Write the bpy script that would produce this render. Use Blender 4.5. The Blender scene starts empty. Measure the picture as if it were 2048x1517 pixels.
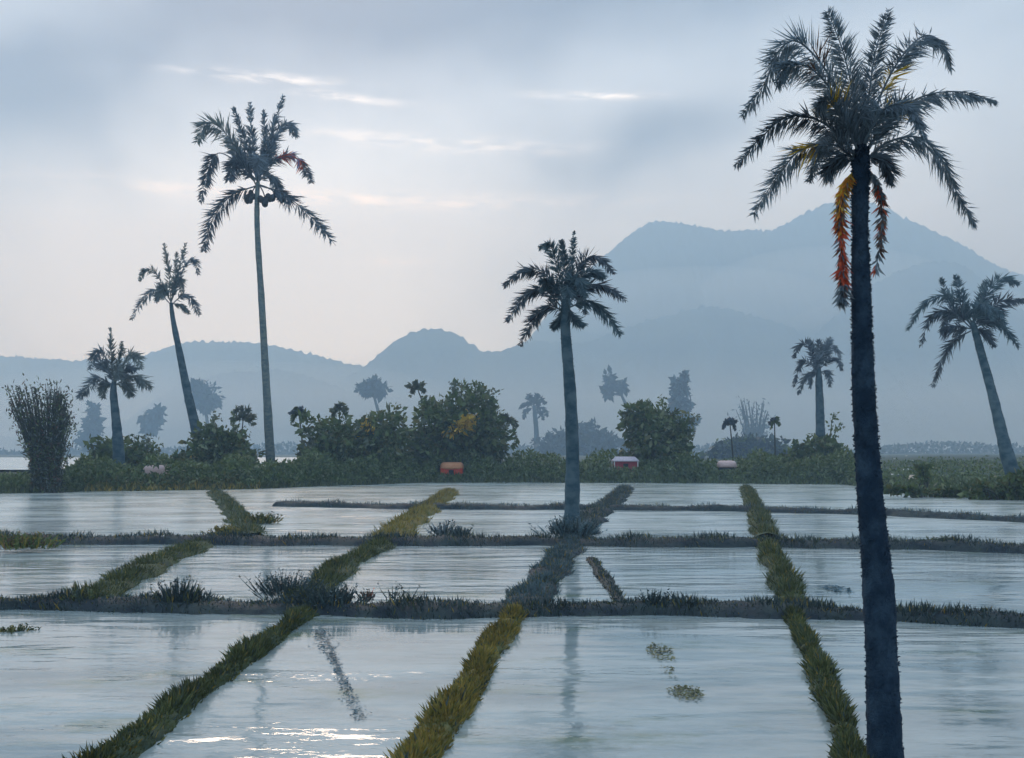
import bpy, math, random
import numpy as np
from mathutils import Vector, noise as mnoise

R = math.radians
random.seed(7)
rng = np.random.default_rng(7)
sc = bpy.context.scene
COL = sc.collection

# ------------------------------------------------------------------ camera
F, YH, H = 1991.0, 905.0, 3.0          # focal length / horizon row of the 2048 px photograph, eye height in metres
cd = bpy.data.cameras.new("camera")
cam = bpy.data.objects.new("camera", cd)
COL.objects.link(cam)
cd.sensor_width = 36.0
cd.lens = 36.0 * F / 2048.0
cd.shift_y = (YH - 758.5) / 2048.0
cd.clip_start = 0.1
cd.clip_end = 8000
cam.location = (0, 0, H)
cam.rotation_euler = (R(90), 0, 0)
sc.camera = cam

# ------------------------------------------------------------------ colour management
vs = sc.view_settings
vs.view_transform = 'Standard'
vs.look = 'None'
vs.gamma = 1.0
vs.use_curve_mapping = False
vs.exposure = 1.0
cy = sc.cycles
cy.max_bounces = 6
cy.diffuse_bounces = 2
cy.glossy_bounces = 3
cy.transmission_bounces = 2
cy.transparent_max_bounces = 4
cy.volume_bounces = 1
cy.caustics_reflective = False
cy.caustics_refractive = False

# ------------------------------------------------------------------ sky
SUN_EL, SUN_AZ = 30.0, -13.0           # veiled sun ahead and left of the camera
W = bpy.data.worlds.new("World")
sc.world = W
W.use_nodes = True
wt = W.node_tree
wt.nodes.clear()


class NT:
    """small helper for writing node trees"""
    def __init__(s, t): s.t = t
    def n(s, kind, **kw):
        nd = s.t.nodes.new(kind)
        for k, v in kw.items(): setattr(nd, k, v)
        return nd
    def put(s, sock, v):
        if isinstance(v, bpy.types.NodeSocket): s.t.links.new(v, sock)
        else: sock.default_value = v
    def math(s, op, a, b=0.0, c=0.0, clamp=False):
        nd = s.n('ShaderNodeMath', operation=op, use_clamp=clamp)
        s.put(nd.inputs[0], a); s.put(nd.inputs[1], b); s.put(nd.inputs[2], c)
        return nd.outputs[0]
    def noise(s, vec, scale, detail=4, rough=.55, dist=0.0):
        nd = s.n('ShaderNodeTexNoise')
        s.put(nd.inputs['Vector'], vec)
        nd.inputs['Scale'].default_value = scale
        nd.inputs['Detail'].default_value = detail
        nd.inputs['Roughness'].default_value = rough
        nd.inputs['Distortion'].default_value = dist
        return nd.outputs['Fac']
    def ramp(s, v, lo, hi, a=0.0, b=1.0):
        nd = s.n('ShaderNodeMapRange', interpolation_type='SMOOTHSTEP')
        s.put(nd.inputs[0], v)
        for i, x in zip((1, 2, 3, 4), (lo, hi, a, b)): nd.inputs[i].default_value = x
        return nd.outputs[0]
    def mix(s, f, a, b, mode='MIX'):
        nd = s.n('ShaderNodeMix', data_type='RGBA', blend_type=mode)
        s.put(nd.inputs[0], f)
        for i, v in ((6, a), (7, b)):
            s.put(nd.inputs[i], v if isinstance(v, bpy.types.NodeSocket) or len(v) == 4 else (*v, 1))
        return nd.outputs[2]
    def xyz(s, x, y, z):
        nd = s.n('ShaderNodeCombineXYZ')
        for i, v in enumerate((x, y, z)): s.put(nd.inputs[i], v)
        return nd.outputs[0]


w = NT(wt)
tc = w.n('ShaderNodeTexCoord')
sp = w.n('ShaderNodeSeparateXYZ')
wt.links.new(tc.outputs['Generated'], sp.inputs[0])
az = w.math('ARCTAN2', sp.outputs[0], sp.outputs[1])
el = w.math('ARCSINE', sp.outputs[2])
wv = w.xyz(az, el, 0.0)
warp = w.math('SUBTRACT', w.noise(wv, 5.0, 3), .5)
warp2 = w.math('SUBTRACT', w.noise(w.xyz(az, el, 3.7), 5.0, 3), .5)
azw = w.math('ADD', az, w.math('MULTIPLY', warp, .22))
elw = w.math('ADD', el, w.math('MULTIPLY', warp2, .10))


def bank_of_cloud(x, y, sx, sy, amp, tilt=0.0, wa=None, we=None):
    """a soft bank of brighter or darker cloud in one direction of the sky (px of the photo -> azimuth / elevation)"""
    u0, v0 = math.atan((x - 1024) / F), math.atan((YH - y) / F)
    su, sv = sx / F, sy / F
    du = w.math('SUBTRACT', wa or azw, u0)
    dv = w.math('SUBTRACT', we or elw, v0)
    c, s_ = math.cos(R(tilt)), math.sin(R(tilt))
    p = w.math('ADD', w.math('MULTIPLY', du, c / su), w.math('MULTIPLY', dv, s_ / su))
    q = w.math('ADD', w.math('MULTIPLY', du, -s_ / sv), w.math('MULTIPLY', dv, c / sv))
    r2 = w.math('ADD', w.math('MULTIPLY', p, p), w.math('MULTIPLY', q, q))
    return w.math('MULTIPLY', w.math('EXPONENT', w.math('MULTIPLY', r2, -1.0)), amp)


def add_all(lst):
    a = lst[0]
    for b in lst[1:]: a = w.math('ADD', a, b)
    return a


m = add_all([
    w.math('ADD', w.math('MULTIPLY', w.math('SUBTRACT', w.noise(w.xyz(w.math('MULTIPLY', az, 1.0), w.math('MULTIPLY', el, 2.6), 1.3), 3.2, 5, .5), .5), .55), .30),
    bank_of_cloud(420, 640, 620, 330, .85),
    bank_of_cloud(760, 330, 420, 160, .34, 8),
    bank_of_cloud(1650, 330, 420, 230, .34),
    bank_of_cloud(40, 60, 200, 90, .22),
    bank_of_cloud(150, 250, 260, 130, -.55, 20),
    bank_of_cloud(1300, 300, 170, 80, -.50, 15),
    bank_of_cloud(900, -20, 1000, 110, -.35),
])
m = w.math('MAXIMUM', w.math('MINIMUM', m, 1.1), 0.0)
# thin bright streaks of cloud
st_noise = w.ramp(w.noise(w.xyz(w.math('MULTIPLY', az, 14.0), w.math('MULTIPLY', el, 70.0), 0.0), 1.6, 5, .65), .38, .66)
streak = add_all([
    bank_of_cloud(520, 178, 130, 9, .8, 0, az, el), bank_of_cloud(690, 205, 110, 8, .6, -3, az, el),
    bank_of_cloud(1190, 194, 110, 7, .8, -2, az, el), bank_of_cloud(850, 288, 250, 14, .6, -2, az, el),
    bank_of_cloud(640, 404, 420, 14, .8, 0, az, el), bank_of_cloud(770, 528, 80, 6, .5, 0, az, el)])
streak = w.math('MULTIPLY', streak, st_noise)
cloud = w.mix(m, (.8, .95, 1.2), (6.3, 8.4, 11.1))
cloud = w.mix(streak, cloud, (10.5, 12.0, 13.5))
# an overcast sky is brighter overhead than at the horizon
zen = w.ramp(el, R(32), R(75), 1.0, 2.3)
cloud = w.mix(1.0, cloud, w.xyz(w.math('POWER', zen, .80), zen, w.math('POWER', zen, 1.24)), 'MULTIPLY')
sky = w.n('ShaderNodeTexSky', sky_type='NISHITA')
sky.sun_disc = False
sky.sun_elevation = R(SUN_EL)
sky.sun_rotation = R(SUN_AZ)
sky.air_density = 1.0
sky.dust_density = 2.0
mx = w.mix(.97, sky.outputs[0], cloud)
bg = w.n('ShaderNodeBackground')
wt.links.new(mx, bg.inputs[0])
bg.inputs[1].default_value = 0.1
wo = w.n('ShaderNodeOutputWorld')
wt.links.new(bg.outputs[0], wo.inputs[0])

# ------------------------------------------------------------------ sun behind the overcast
sd = bpy.data.lights.new("sun", 'SUN')
sd.energy = 0.7
sd.angle = R(14)
sd.color = (1.0, .99, .97)
sun = bpy.data.objects.new("sun", sd)
COL.objects.link(sun)
sdir = Vector((math.sin(R(SUN_AZ)) * math.cos(R(SUN_EL)), math.cos(R(SUN_AZ)) * math.cos(R(SUN_EL)), math.sin(R(SUN_EL))))
sun.rotation_euler = sdir.to_track_quat('Z', 'Y').to_euler()
sun.location = sdir * 60

# ------------------------------------------------------------------ helpers


def P(x, y, d):
    """a point d metres ahead of the camera, seen at photo pixel x, y"""
    return np.array(((x - 1024) / F * d, d, H + (YH - y) / F * d))


def G(x, y, z=0.0):
    """the point of the level z seen at photo pixel x, y"""
    return P(x, y, F * (H - z) / (y - YH))


def tag(o, label=None, cat=None, group=None, kind=None):
    if label: o["label"] = label
    if cat: o["category"] = cat
    if group: o["group"] = group
    if kind: o["kind"] = kind
    return o


def empty(name, loc):
    o = bpy.data.objects.new(name, None)
    COL.objects.link(o)
    o.location = loc
    o.empty_display_size = .3
    return o


class MB:
    """collects quads (leaves, tubes, boxes) and links them as ONE mesh object"""
    def __init__(s): s.v, s.q, s.m, s.n = [], [], [], 0
    def add(s, v, q, mat=0):
        v = np.asarray(v, float).reshape(-1, 3)
        q = np.asarray(q, int).reshape(-1, 4)
        s.v.append(v); s.q.append(q + s.n)
        s.m.append(np.full(len(q), mat) if np.isscalar(mat) else np.asarray(mat, int))
        s.n += len(v)
    def build(s, name, mats, parent=None, smooth=False):
        if not isinstance(mats, (list, tuple)): mats = [mats]
        v = np.concatenate(s.v); q = np.concatenate(s.q); mi = np.concatenate(s.m)
        if parent is not None: v = v - np.array(parent.location)
        me = bpy.data.meshes.new(name)
        me.vertices.add(len(v)); me.vertices.foreach_set('co', v.ravel())
        me.loops.add(q.size); me.loops.foreach_set('vertex_index', q.ravel())
        me.polygons.add(len(q))
        me.polygons.foreach_set('loop_start', np.arange(0, q.size, 4))
        for mt in mats: me.materials.append(mt)
        me.polygons.foreach_set('material_index', mi)
        me.polygons.foreach_set('use_smooth', np.full(len(q), smooth))
        me.update(calc_edges=True)
        me.validate()
        o = bpy.data.objects.new(name, me)
        COL.objects.link(o)
        if parent is not None: o.parent = parent
        return o


def unit(v):
    v = np.asarray(v, float)
    return v / np.maximum(np.linalg.norm(v, axis=-1, keepdims=True), 1e-9)


def leaves(mb, c, a, l, wd, mat=0, roll=None, fat=.45):
    """diamond leaves: c root, a direction, l length, wd width (arrays)"""
    c = np.asarray(c, float); a = unit(a); k = len(c)
    l = np.broadcast_to(np.asarray(l, float), (k,))[:, None]
    wd = np.broadcast_to(np.asarray(wd, float), (k,))[:, None]
    b = rng.normal(size=(k, 3)) if roll is None else np.broadcast_to(roll, (k, 3)) + rng.normal(size=(k, 3)) * .25
    b = unit(np.cross(a, b))
    v = np.stack([c, c + a * l * fat + b * wd / 2, c + a * l, c + a * l * fat - b * wd / 2], 1)
    mb.add(v.reshape(-1, 3), np.arange(4 * k).reshape(-1, 4), mat)


def spline(pts, n):
    """Catmull-Rom through pts, n samples"""
    p = np.asarray(pts, float)
    p = np.vstack([2 * p[0] - p[1], p, 2 * p[-1] - p[-2]])
    t = np.linspace(0, len(p) - 3 - 1e-6, n)
    i = t.astype(int); f = (t - i)[:, None]
    a, b, c, d = p[i], p[i + 1], p[i + 2], p[i + 3]
    return .5 * (2 * b + (c - a) * f + (2 * a - 5 * b + 4 * c - d) * f ** 2 + (3 * b - a - 3 * c + d) * f ** 3)


def tube(mb, pts, rad, k=8, mat=0, wob=0.0):
    p = np.asarray(pts, float); n = len(p)
    rad = np.broadcast_to(np.asarray(rad, float), (n,))
    t = unit(np.gradient(p, axis=0))
    ref = np.where(np.abs(t[:, 2:3]) > .8, np.array([[0, 1., 0]]), np.array([[0, 0, 1.]]))
    u = unit(np.cross(t, ref)); v = np.cross(t, u)
    an = np.linspace(0, 2 * math.pi, k, endpoint=False)
    r = rad[:, None] * (1 + wob * rng.normal(size=(n, k)))
    vv = p[:, None] + r[..., None] * (np.cos(an)[None, :, None] * u[:, None] + np.sin(an)[None, :, None] * v[:, None])
    i = np.arange(n - 1)[:, None] * k; j = np.arange(k)[None]; j2 = (j + 1) % k
    q = np.stack([i + j, i + j2, i + k + j2, i + k + j], -1).reshape(-1, 4)
    mb.add(vv.reshape(-1, 3), q, mat)


def sinnoise(x, seed, oct=5, f0=1.0):
    r = np.random.default_rng(seed); y = 0; a = 1.0
    for k in range(oct):
        y = y + a * np.sin(x * f0 * (2 ** k) * r.uniform(.8, 1.25) + r.uniform(0, 6.3)); a *= .5
    return y


# ------------------------------------------------------------------ materials
def new_mat(name):
    mt = bpy.data.materials.new(name); mt.use_nodes = True
    t = mt.node_tree; t.nodes.clear()
    return mt, NT(t)


def leaf_mat(name, a, b, transl=.25, rough=.6, c=None):
    """leaf colour that varies from leaf to leaf between a and b (and a few leaves of c)"""
    mt, n = new_mat(name)
    g = n.n('ShaderNodeNewGeometry')
    oi = n.n('ShaderNodeTexCoord')
    rnd = g.outputs['Random Per Island']
    col = n.mix(rnd, a, b)
    if c is not None: col = n.mix(n.ramp(rnd, .86, .95), col, c)
    big = n.noise(oi.outputs['Object'], 1.1, 3)
    v = n.ramp(big, .3, .7, .75, 1.3)
    col = n.mix(1.0, col, n.xyz(v, v, v), 'MULTIPLY')
    p = n.n('ShaderNodeBsdfPrincipled')
    n.put(p.inputs['Base Color'], col)
    p.inputs['Roughness'].default_value = rough
    p.inputs['Specular IOR Level'].default_value = .25
    tr = n.n('ShaderNodeBsdfTranslucent')
    n.put(tr.inputs[0], col)
    ms = n.n('ShaderNodeMixShader')
    ms.inputs[0].default_value = transl
    n.t.links.new(p.outputs[0], ms.inputs[1]); n.t.links.new(tr.outputs[0], ms.inputs[2])
    o = n.n('ShaderNodeOutputMaterial')
    n.t.links.new(ms.outputs[0], o.inputs[0])
    return mt


def solid_mat(name, a, b, scale=3.0, rough=.8, bump=.3, stretch=(1, 1, 1), bscale=None, lo=.35, hi=.65):
    mt, n = new_mat(name)
    tc = n.n('ShaderNodeTexCoord')
    mp = n.n('ShaderNodeMapping')
    n.t.links.new(tc.outputs['Object'], mp.inputs[0])
    mp.inputs['Scale'].default_value = stretch
    f = n.noise(mp.outputs[0], scale, 6, .6)
    col = n.mix(n.ramp(f, lo, hi), a, b)
    p = n.n('ShaderNodeBsdfPrincipled')
    n.put(p.inputs['Base Color'], col)
    p.inputs['Roughness'].default_value = rough
    p.inputs['Specular IOR Level'].default_value = .2
    if bump:
        bm = n.n('ShaderNodeBump')
        bm.inputs['Strength'].default_value = bump
        bm.inputs['Distance'].default_value = .05
        n.put(bm.inputs['Height'], n.noise(mp.outputs[0], bscale or scale * 4, 5, .65))
        n.t.links.new(bm.outputs[0], p.inputs['Normal'])
    o = n.n('ShaderNodeOutputMaterial')
    n.t.links.new(p.outputs[0], o.inputs[0])
    return mt


def water_mat():
    mt, n = new_mat('paddy_water')
    tc = n.n('ShaderNodeTexCoord')
    ob = tc.outputs['Object']
    def mapped(sx, sy):
        mp = n.n('ShaderNodeMapping'); n.t.links.new(ob, mp.inputs[0])
        mp.inputs['Scale'].default_value = (sx, sy, 1)
        return mp.outputs[0]
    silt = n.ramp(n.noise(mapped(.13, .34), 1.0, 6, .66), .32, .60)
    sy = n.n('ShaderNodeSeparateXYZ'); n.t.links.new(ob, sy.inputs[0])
    open_ = n.ramp(sy.outputs[1], 16, 48)      # the far plots lie open to the wind; silt colour is darker in the near ones
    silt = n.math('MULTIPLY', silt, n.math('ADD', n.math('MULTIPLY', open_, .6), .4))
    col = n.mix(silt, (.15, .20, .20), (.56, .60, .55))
    alga = n.ramp(n.noise(mapped(.33, .75), 1.0, 6, .68), .53, .70)
    col = n.mix(n.math('MULTIPLY', alga, .85), col, (.14, .18, .115))
    mud = n.ramp(n.noise(mapped(.5, 2.0), 1.0, 5, .7), .57, .75)
    col = n.mix(n.math('MULTIPLY', mud, .6), col, (.08, .11, .125))
    p = n.n('ShaderNodeBsdfPrincipled')
    n.put(p.inputs['Base Color'], col)
    # calm stretches and wind-ruffled stretches
    wind = n.ramp(n.noise(mapped(.10, .35), 1.0, 3, .55), .38, .66)
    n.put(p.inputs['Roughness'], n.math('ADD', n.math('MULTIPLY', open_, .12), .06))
    p.inputs['IOR'].default_value = 1.55
    h = n.math('ADD', n.math('MULTIPLY', n.noise(mapped(.45, 1.5), 1.0, 2, .5), 1.3),
               n.math('MULTIPLY', n.noise(mapped(2.4, 7.0), 1.0, 3, .6), .22))
    bm = n.n('ShaderNodeBump')
    n.put(bm.inputs['Strength'], n.math('ADD', n.math('ADD', n.math('MULTIPLY', wind, .5), n.math('MULTIPLY', open_, .34)), .11))
    bm.inputs['Distance'].default_value = .09
    n.put(bm.inputs['Height'], h)
    n.t.links.new(bm.outputs[0], p.inputs['Normal'])
    o = n.n('ShaderNodeOutputMaterial')
    n.t.links.new(p.outputs[0], o.inputs[0])
    return mt


M = dict(
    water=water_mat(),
    soil=solid_mat('bank_soil', (.028, .046, .032), (.055, .075, .050), .35, .9, .5, bscale=3),
    hill=solid_mat('forested_hillside', (.022, .040, .035), (.05, .072, .055), .012, .95, 0),
    bund_slate=solid_mat('wet_slate_mud', (.015, .024, .030), (.032, .045, .042), 1.6, .75, .6),
    bund_green=solid_mat('dark_green_turf', (.030, .045, .028), (.065, .080, .035), 1.6, .85, .6),
    bund_olive=solid_mat('olive_turf', (.075, .085, .030), (.15, .115, .035), 1.2, .85, .6),
    trunk_navy=solid_mat('dark_blue_grey_bark', (.010, .029, .054), (.040, .075, .112), 3.2, .85, .9, (1.5, 1.5, 1.2), bscale=30, lo=.40, hi=.72),
    trunk_teal=solid_mat('blue_grey_bark', (.030, .066, .086), (.085, .13, .148), 1.6, .85, .6, (1, 1, 1.5)),
    trunk_pale=solid_mat('pale_green_grey_bark', (.085, .125, .135), (.17, .20, .18), 2, .85, .4, (1, 1, 2)),
    wood=solid_mat('dark_stem', (.035, .040, .028), (.06, .06, .045), 6, .85, .3),
    frond=leaf_mat('blue_grey_frond', (.095, .135, .155), (.22, .275, .31), .5),
    frond_dark=leaf_mat('dark_slate_frond', (.055, .080, .098), (.15, .19, .215), .45, c=(.025, .012, .015)),
    frond_soft=leaf_mat('grey_green_frond', (.12, .155, .15), (.22, .26, .24), .4),
    frond_teal=leaf_mat('teal_frond', (.055, .105, .125), (.14, .205, .225), .5),
    frond_olive=leaf_mat('olive_frond', (.11, .13, .085), (.19, .205, .13), .4),
    yellow=leaf_mat('yellowed_leaflets', (.55, .36, .03), (.70, .45, .06), .3),
    orange=leaf_mat('orange_dry_leaflets', (.55, .17, .02), (.62, .26, .03), .2),
    red=leaf_mat('rust_red_dry_leaflets', (.42, .05, .02), (.50, .10, .04), .2),
    brown=leaf_mat('brown_dry_leaflets', (.08, .05, .04), (.16, .09, .06), .2),
    violet=leaf_mat('violet_leaflets', (.16, .17, .33), (.25, .25, .42), .2),
    bush=leaf_mat('dark_green_leaves', (.056, .088, .026), (.13, .168, .056), .35, c=(.20, .23, .12)),
    bush_olive=leaf_mat('olive_leaves', (.060, .070, .020), (.13, .125, .035), .25),
    bush_grey=leaf_mat('grey_green_leaves', (.10, .13, .09), (.17, .19, .12), .3),
    far=leaf_mat('dark_forest_leaves', (.020, .038, .036), (.045, .070, .065), .2),
    bamboo=leaf_mat('brown_green_bamboo_leaves', (.030, .036, .022), (.075, .080, .045), .25),
    grass_slate=leaf_mat('slate_grass', (.024, .044, .047), (.064, .095, .093), .25),
    grass_blue=leaf_mat('blue_teal_grass', (.045, .085, .095), (.095, .14, .15), .2),
    grass_green=leaf_mat('dark_grass', (.042, .060, .026), (.105, .120, .045), .25),
    grass_olive=leaf_mat('olive_grass', (.13, .135, .035), (.28, .20, .045), .25),
    grass_light=leaf_mat('light_grass', (.070, .105, .050), (.14, .175, .085), .25),
    weed=leaf_mat('weed_or_reflection', (.085, .105, .045), (.13, .14, .065), .2),
    weed_reflection_teal=leaf_mat('teal_weed_and_reflection', (.05, .11, .14), (.08, .15, .17), .2),  # for the real teal weed patch and the painted palm reflection
    nut=solid_mat('dark_coconut_husk', (.018, .024, .030), (.05, .055, .05), 4, .7, .2),
    red_wall=solid_mat('red_painted_boards', (.50, .05, .02), (.60, .09, .04), 3, .8, .2, (6, 6, 1)),
    maroon=solid_mat('maroon_boards', (.30, .04, .055), (.38, .07, .08), 3, .8, .2, (6, 6, 1)),
    navy=solid_mat('dark_blue_boards', (.018, .022, .045), (.03, .035, .06), 3, .8, .2, (6, 6, 1)),
    tan_roof=solid_mat('orange_clay_roof', (.50, .22, .10), (.60, .30, .16), 2, .8, .3, (1, 8, 8)),
    pink_roof=solid_mat('faded_pink_roof', (.52, .36, .33), (.66, .50, .46), 2, .8, .3, (1, 8, 8)),
    grey_roof=solid_mat('pinkish_grey_tin_roof', (.36, .33, .37), (.52, .47, .50), 2, .6, .2, (8, 1, 1)),
    cream=solid_mat('cream_plaster', (.62, .50, .40), (.72, .60, .50), 2, .8, .1),
    dark=solid_mat('dark_doorway_boards', (.015, .015, .018), (.03, .025, .025), 3, .8, .1),
    white=solid_mat('white_paint', (.70, .68, .66), (.78, .76, .74), 2, .6, .05),
)

# ------------------------------------------------------------------ the ground
SHORE = np.array([(-1500, 993), (-400, 990), (0, 988), (180, 984), (500, 979), (650, 973), (850, 966), (1100, 966), (1400, 967), (1690, 970),
                  (1800, 984), (2048, 992), (2500, 995), (4000, 995)], float)


def shore(x_px):
    return F * H / (np.interp(x_px, SHORE[:, 0], SHORE[:, 1]) - YH)


def ground_z(X, Y):
    X = np.asarray(X, float); Y = np.asarray(Y, float)
    px = 1024 + F * X / np.maximum(Y, 1.0)
    s = Y - shore(px)
    t = np.clip((s + 3) / 7.0, 0, 1); t = t * t * (3 - 2 * t)
    z = -.55 + 1.05 * t
    right = np.clip((px - 1650) / 200, 0, 1)
    z = z + np.clip(s, 0, 60) * (.006 + .016 * right)
    z = z + .07 * np.sin(X * .6 + 1) * np.sin(Y * .45) * t + .05 * np.sin(X * 1.7) * np.cos(Y * 1.3 + X * .4) * t
    return z


xs = np.unique(np.concatenate([np.linspace(-2120, -120, 60), np.linspace(-120, 120, 200), np.linspace(120, 2120, 60)]))
ys = np.unique(np.concatenate([np.linspace(-120, 40, 20), np.linspace(40, 140, 130), np.linspace(140, 2800, 90)]))
gx, gy = np.meshgrid(xs, ys)
gz = ground_z(gx, gy)
nx, ny = len(xs), len(ys)
i = (np.arange(ny - 1)[:, None] * nx + np.arange(nx - 1)[None])
q = np.stack([i, i + 1, i + nx + 1, i + nx], -1).reshape(-1, 4)
mb = MB()
mb.add(np.stack([gx, gy, gz], -1), q)
tag(mb.build('ground', M['soil'], smooth=True), 'dark green land behind and under the flooded fields', kind='structure')

# flooded fields: one sheet of water, split by the earth banks
mb = MB()
wx = np.linspace(-160, 160, 9); wy = np.linspace(-60, 125, 9)
gx, gy = np.meshgrid(wx, wy)
i = (np.arange(8)[:, None] * 9 + np.arange(8)[None])
mb.add(np.stack([gx, gy, gx * 0], -1), np.stack([i, i + 1, i + 10, i + 9], -1).reshape(-1, 4))
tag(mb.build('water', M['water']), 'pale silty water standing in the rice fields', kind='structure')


mb = MB()
mb.add([(-24, 113, 1.02), (-80, 390, 1.02), (-430, 390, 1.02), (-150, 113, 1.02)], [(0, 1, 2, 3)])
tag(mb.build('lake', M['water']), 'pale water lying behind the left bank', kind='structure')

# ------------------------------------------------------------------ hills
def hills(name, label, D, prof, depth, seed, rough=1.0):
    """a forested range: its crest runs across at distance D, slopes fall to both sides"""
    pr = np.array(prof, float)
    D = D * 1.5; depth = depth * 1.5
    X = np.linspace(-2080, 2080, 760)
    crest = np.interp(X, (pr[:, 0] - 1024) / F * D, H + (YH - pr[:, 1]) / F * D)
    k = np.ones(9) / 9
    crest = np.convolve(np.pad(crest, 4, 'edge'), k, 'valid')
    t = np.linspace(-1, 1, 131)
    XX, TT = np.meshgrid(X, t)
    fall = np.clip(1 - np.abs(TT), 0, 1) ** 1.15
    spur = .5 * sinnoise(XX * .022 + TT * 2.1, seed, 4) * (1 - np.clip(1 - np.abs(TT), 0, 1)) * .35
    Z = crest[None] * np.clip(fall * (1 + spur), 0, None) - 1.0 * (np.abs(TT) > .99)
    YY = D + TT * depth + sinnoise(XX * .011, seed + 3, 3) * 14
    # tree canopy
    can = rng.normal(size=Z.shape) * 2.0 + sinnoise(XX * .31 + TT * 40, seed + 5, 3) * 1.1
    Z = Z + can * rough * np.clip(Z / 25, 0, 1)
    Z = np.maximum(Z, -.9)
    n = len(X)
    i = (np.arange(130)[:, None] * n + np.arange(n - 1)[None])
    mb = MB()
    mb.add(np.stack([XX, YY, Z], -1), np.stack([i, i + 1, i + n + 1, i + n], -1).reshape(-1, 4))
    return tag(mb.build(name, M['hill'], smooth=True), label, kind='structure')


hills('hill', 'tallest hazy blue mountain with two summits behind the right-hand palms', 1600,
      [(-2000, 900), (900, 905), (1040, 700), (1120, 600), (1220, 500), (1265, 462), (1310, 438), (1370, 446), (1450, 462), (1540, 466), (1600, 432), (1650, 405),
       (1700, 393), (1770, 412), (1860, 462), (1950, 510), (2040, 545), (2300, 640), (3000, 850), (4000, 900)], 260, 1)
hills('hill', 'darker rounded foothill in front of the tall mountain at right', 1400,
      [(-2000, 905), (1450, 905), (1560, 760), (1650, 650), (1740, 575), (1800, 540), (1860, 523), (1910, 530), (1960, 565), (2030, 610), (2200, 700), (2600, 850), (4000, 905)], 200, 2)
hills('hill', 'round-topped blue hill left of the middle palm', 1370,
      [(-2000, 905), (500, 905), (640, 790), (725, 738), (770, 700), (815, 668), (865, 655), (915, 668), (960, 700), (985, 706), (1030, 690), (1080, 680), (1160, 690), (1300, 640), (1420, 610), (1560, 640), (1700, 720), (1900, 800), (2400, 880), (4000, 905)], 170, 3)
hills('hill', 'long low blue range behind the tall left palm', 1560,
      [(-3000, 800), (-600, 740), (-200, 730), (0, 712), (130, 722), (230, 718), (290, 708), (370, 682), (450, 684), (540, 690), (620, 708), (700, 728), (800, 745), (950, 800), (1200, 880), (4000, 905)], 200, 4)
hills('hill', 'lowest bluish foothill at left foot of the range', 1240,
      [(-3000, 880), (-300, 860), (100, 880), (250, 850), (330, 790), (430, 748), (540, 735), (630, 758), (720, 790), (850, 800), (1000, 830), (1200, 870), (1500, 900), (4000, 905)], 120, 5)

# ------------------------------------------------------------------ air
hz, n = new_mat('humid_air')
pv = n.n('ShaderNodeVolumePrincipled')
pv.inputs['Color'].default_value = (.48, .73, 1.0, 1)
pv.inputs['Absorption Color'].default_value = (1, 1, 1, 1)
pv.inputs['Density'].default_value = .00084
pv.inputs['Anisotropy'].default_value = .2
o = n.n('ShaderNodeOutputMaterial')
n.t.links.new(pv.outputs[0], o.inputs['Volume'])
x0, x1, y0, y1, z0, z1 = -2160, 2160, -160, 2850, -2.0, 650
v = [(x, y, z) for x in (x0, x1) for y in (y0, y1) for z in (z0, z1)]
mb = MB()
mb.add(v, [(0, 1, 3, 2), (4, 6, 7, 5), (0, 4, 5, 1), (2, 3, 7, 6), (0, 2, 6, 4), (1, 5, 7, 3)])
tag(mb.build('haze', hz), 'thin blue haze over the whole valley', kind='stuff')

def mist_mat(name, dens):
    mt, n = new_mat(name)
    pv = n.n('ShaderNodeVolumePrincipled')
    pv.inputs['Color'].default_value = (.72, .87, 1.0, 1)
    pv.inputs['Absorption Color'].default_value = (1, 1, 1, 1)
    pv.inputs['Density'].default_value = dens
    o = n.n('ShaderNodeOutputMaterial')
    n.t.links.new(pv.outputs[0], o.inputs['Volume'])
    return mt


MISTB = mist_mat('mist_bank_air', .0013)
# low mist lying between the fields and the hills
mz = mist_mat('low_mist', .0008)
v = [(x, y, z) for x in (-2100, 2100) for y in (1060, 2140) for z in (-1.5, 110)]
mb = MB()
mb.add(v, [(0, 1, 3, 2), (4, 6, 7, 5), (0, 4, 5, 1), (2, 3, 7, 6), (0, 2, 6, 4), (1, 5, 7, 3)])
tag(mb.build('mist', mz), 'pale mist lying low in front of the hills', kind='stuff')

for (mx_, my_, md_, rx_, ry_, rz_, lab) in ((1390, 612, 2190, 330, 210, 80, 'pale bank of mist across left shoulder of the tall mountain'), (1650, 585, 2200, 280, 210, 95, 'pale bank of mist behind the foreground palm trunk'), (1880, 650, 2190, 330, 200, 75, 'pale bank of mist at right foot of the tall mountain'), (430, 790, 1720, 430, 120, 60, 'pale bank of mist across the low range at left')):
    c0 = P(mx_, my_, md_)
    zz = np.linspace(-1, 1, 25)
    mb = MB()
    tube(mb, np.stack([zz * 0, zz * 0, zz], 1), np.sqrt(np.clip(1 - zz ** 2, 1e-5, 1)), 40)
    mb.v = [c0 + mb.v[0] * np.array((rx_, ry_, rz_))]
    tag(mb.build('mist', MISTB), lab, kind='stuff')

# ------------------------------------------------------------------ earth banks between the fields
GRASS = MB()
GM = ['grass_slate', 'grass_green', 'grass_olive', 'grass_light', 'grass_blue']


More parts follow.
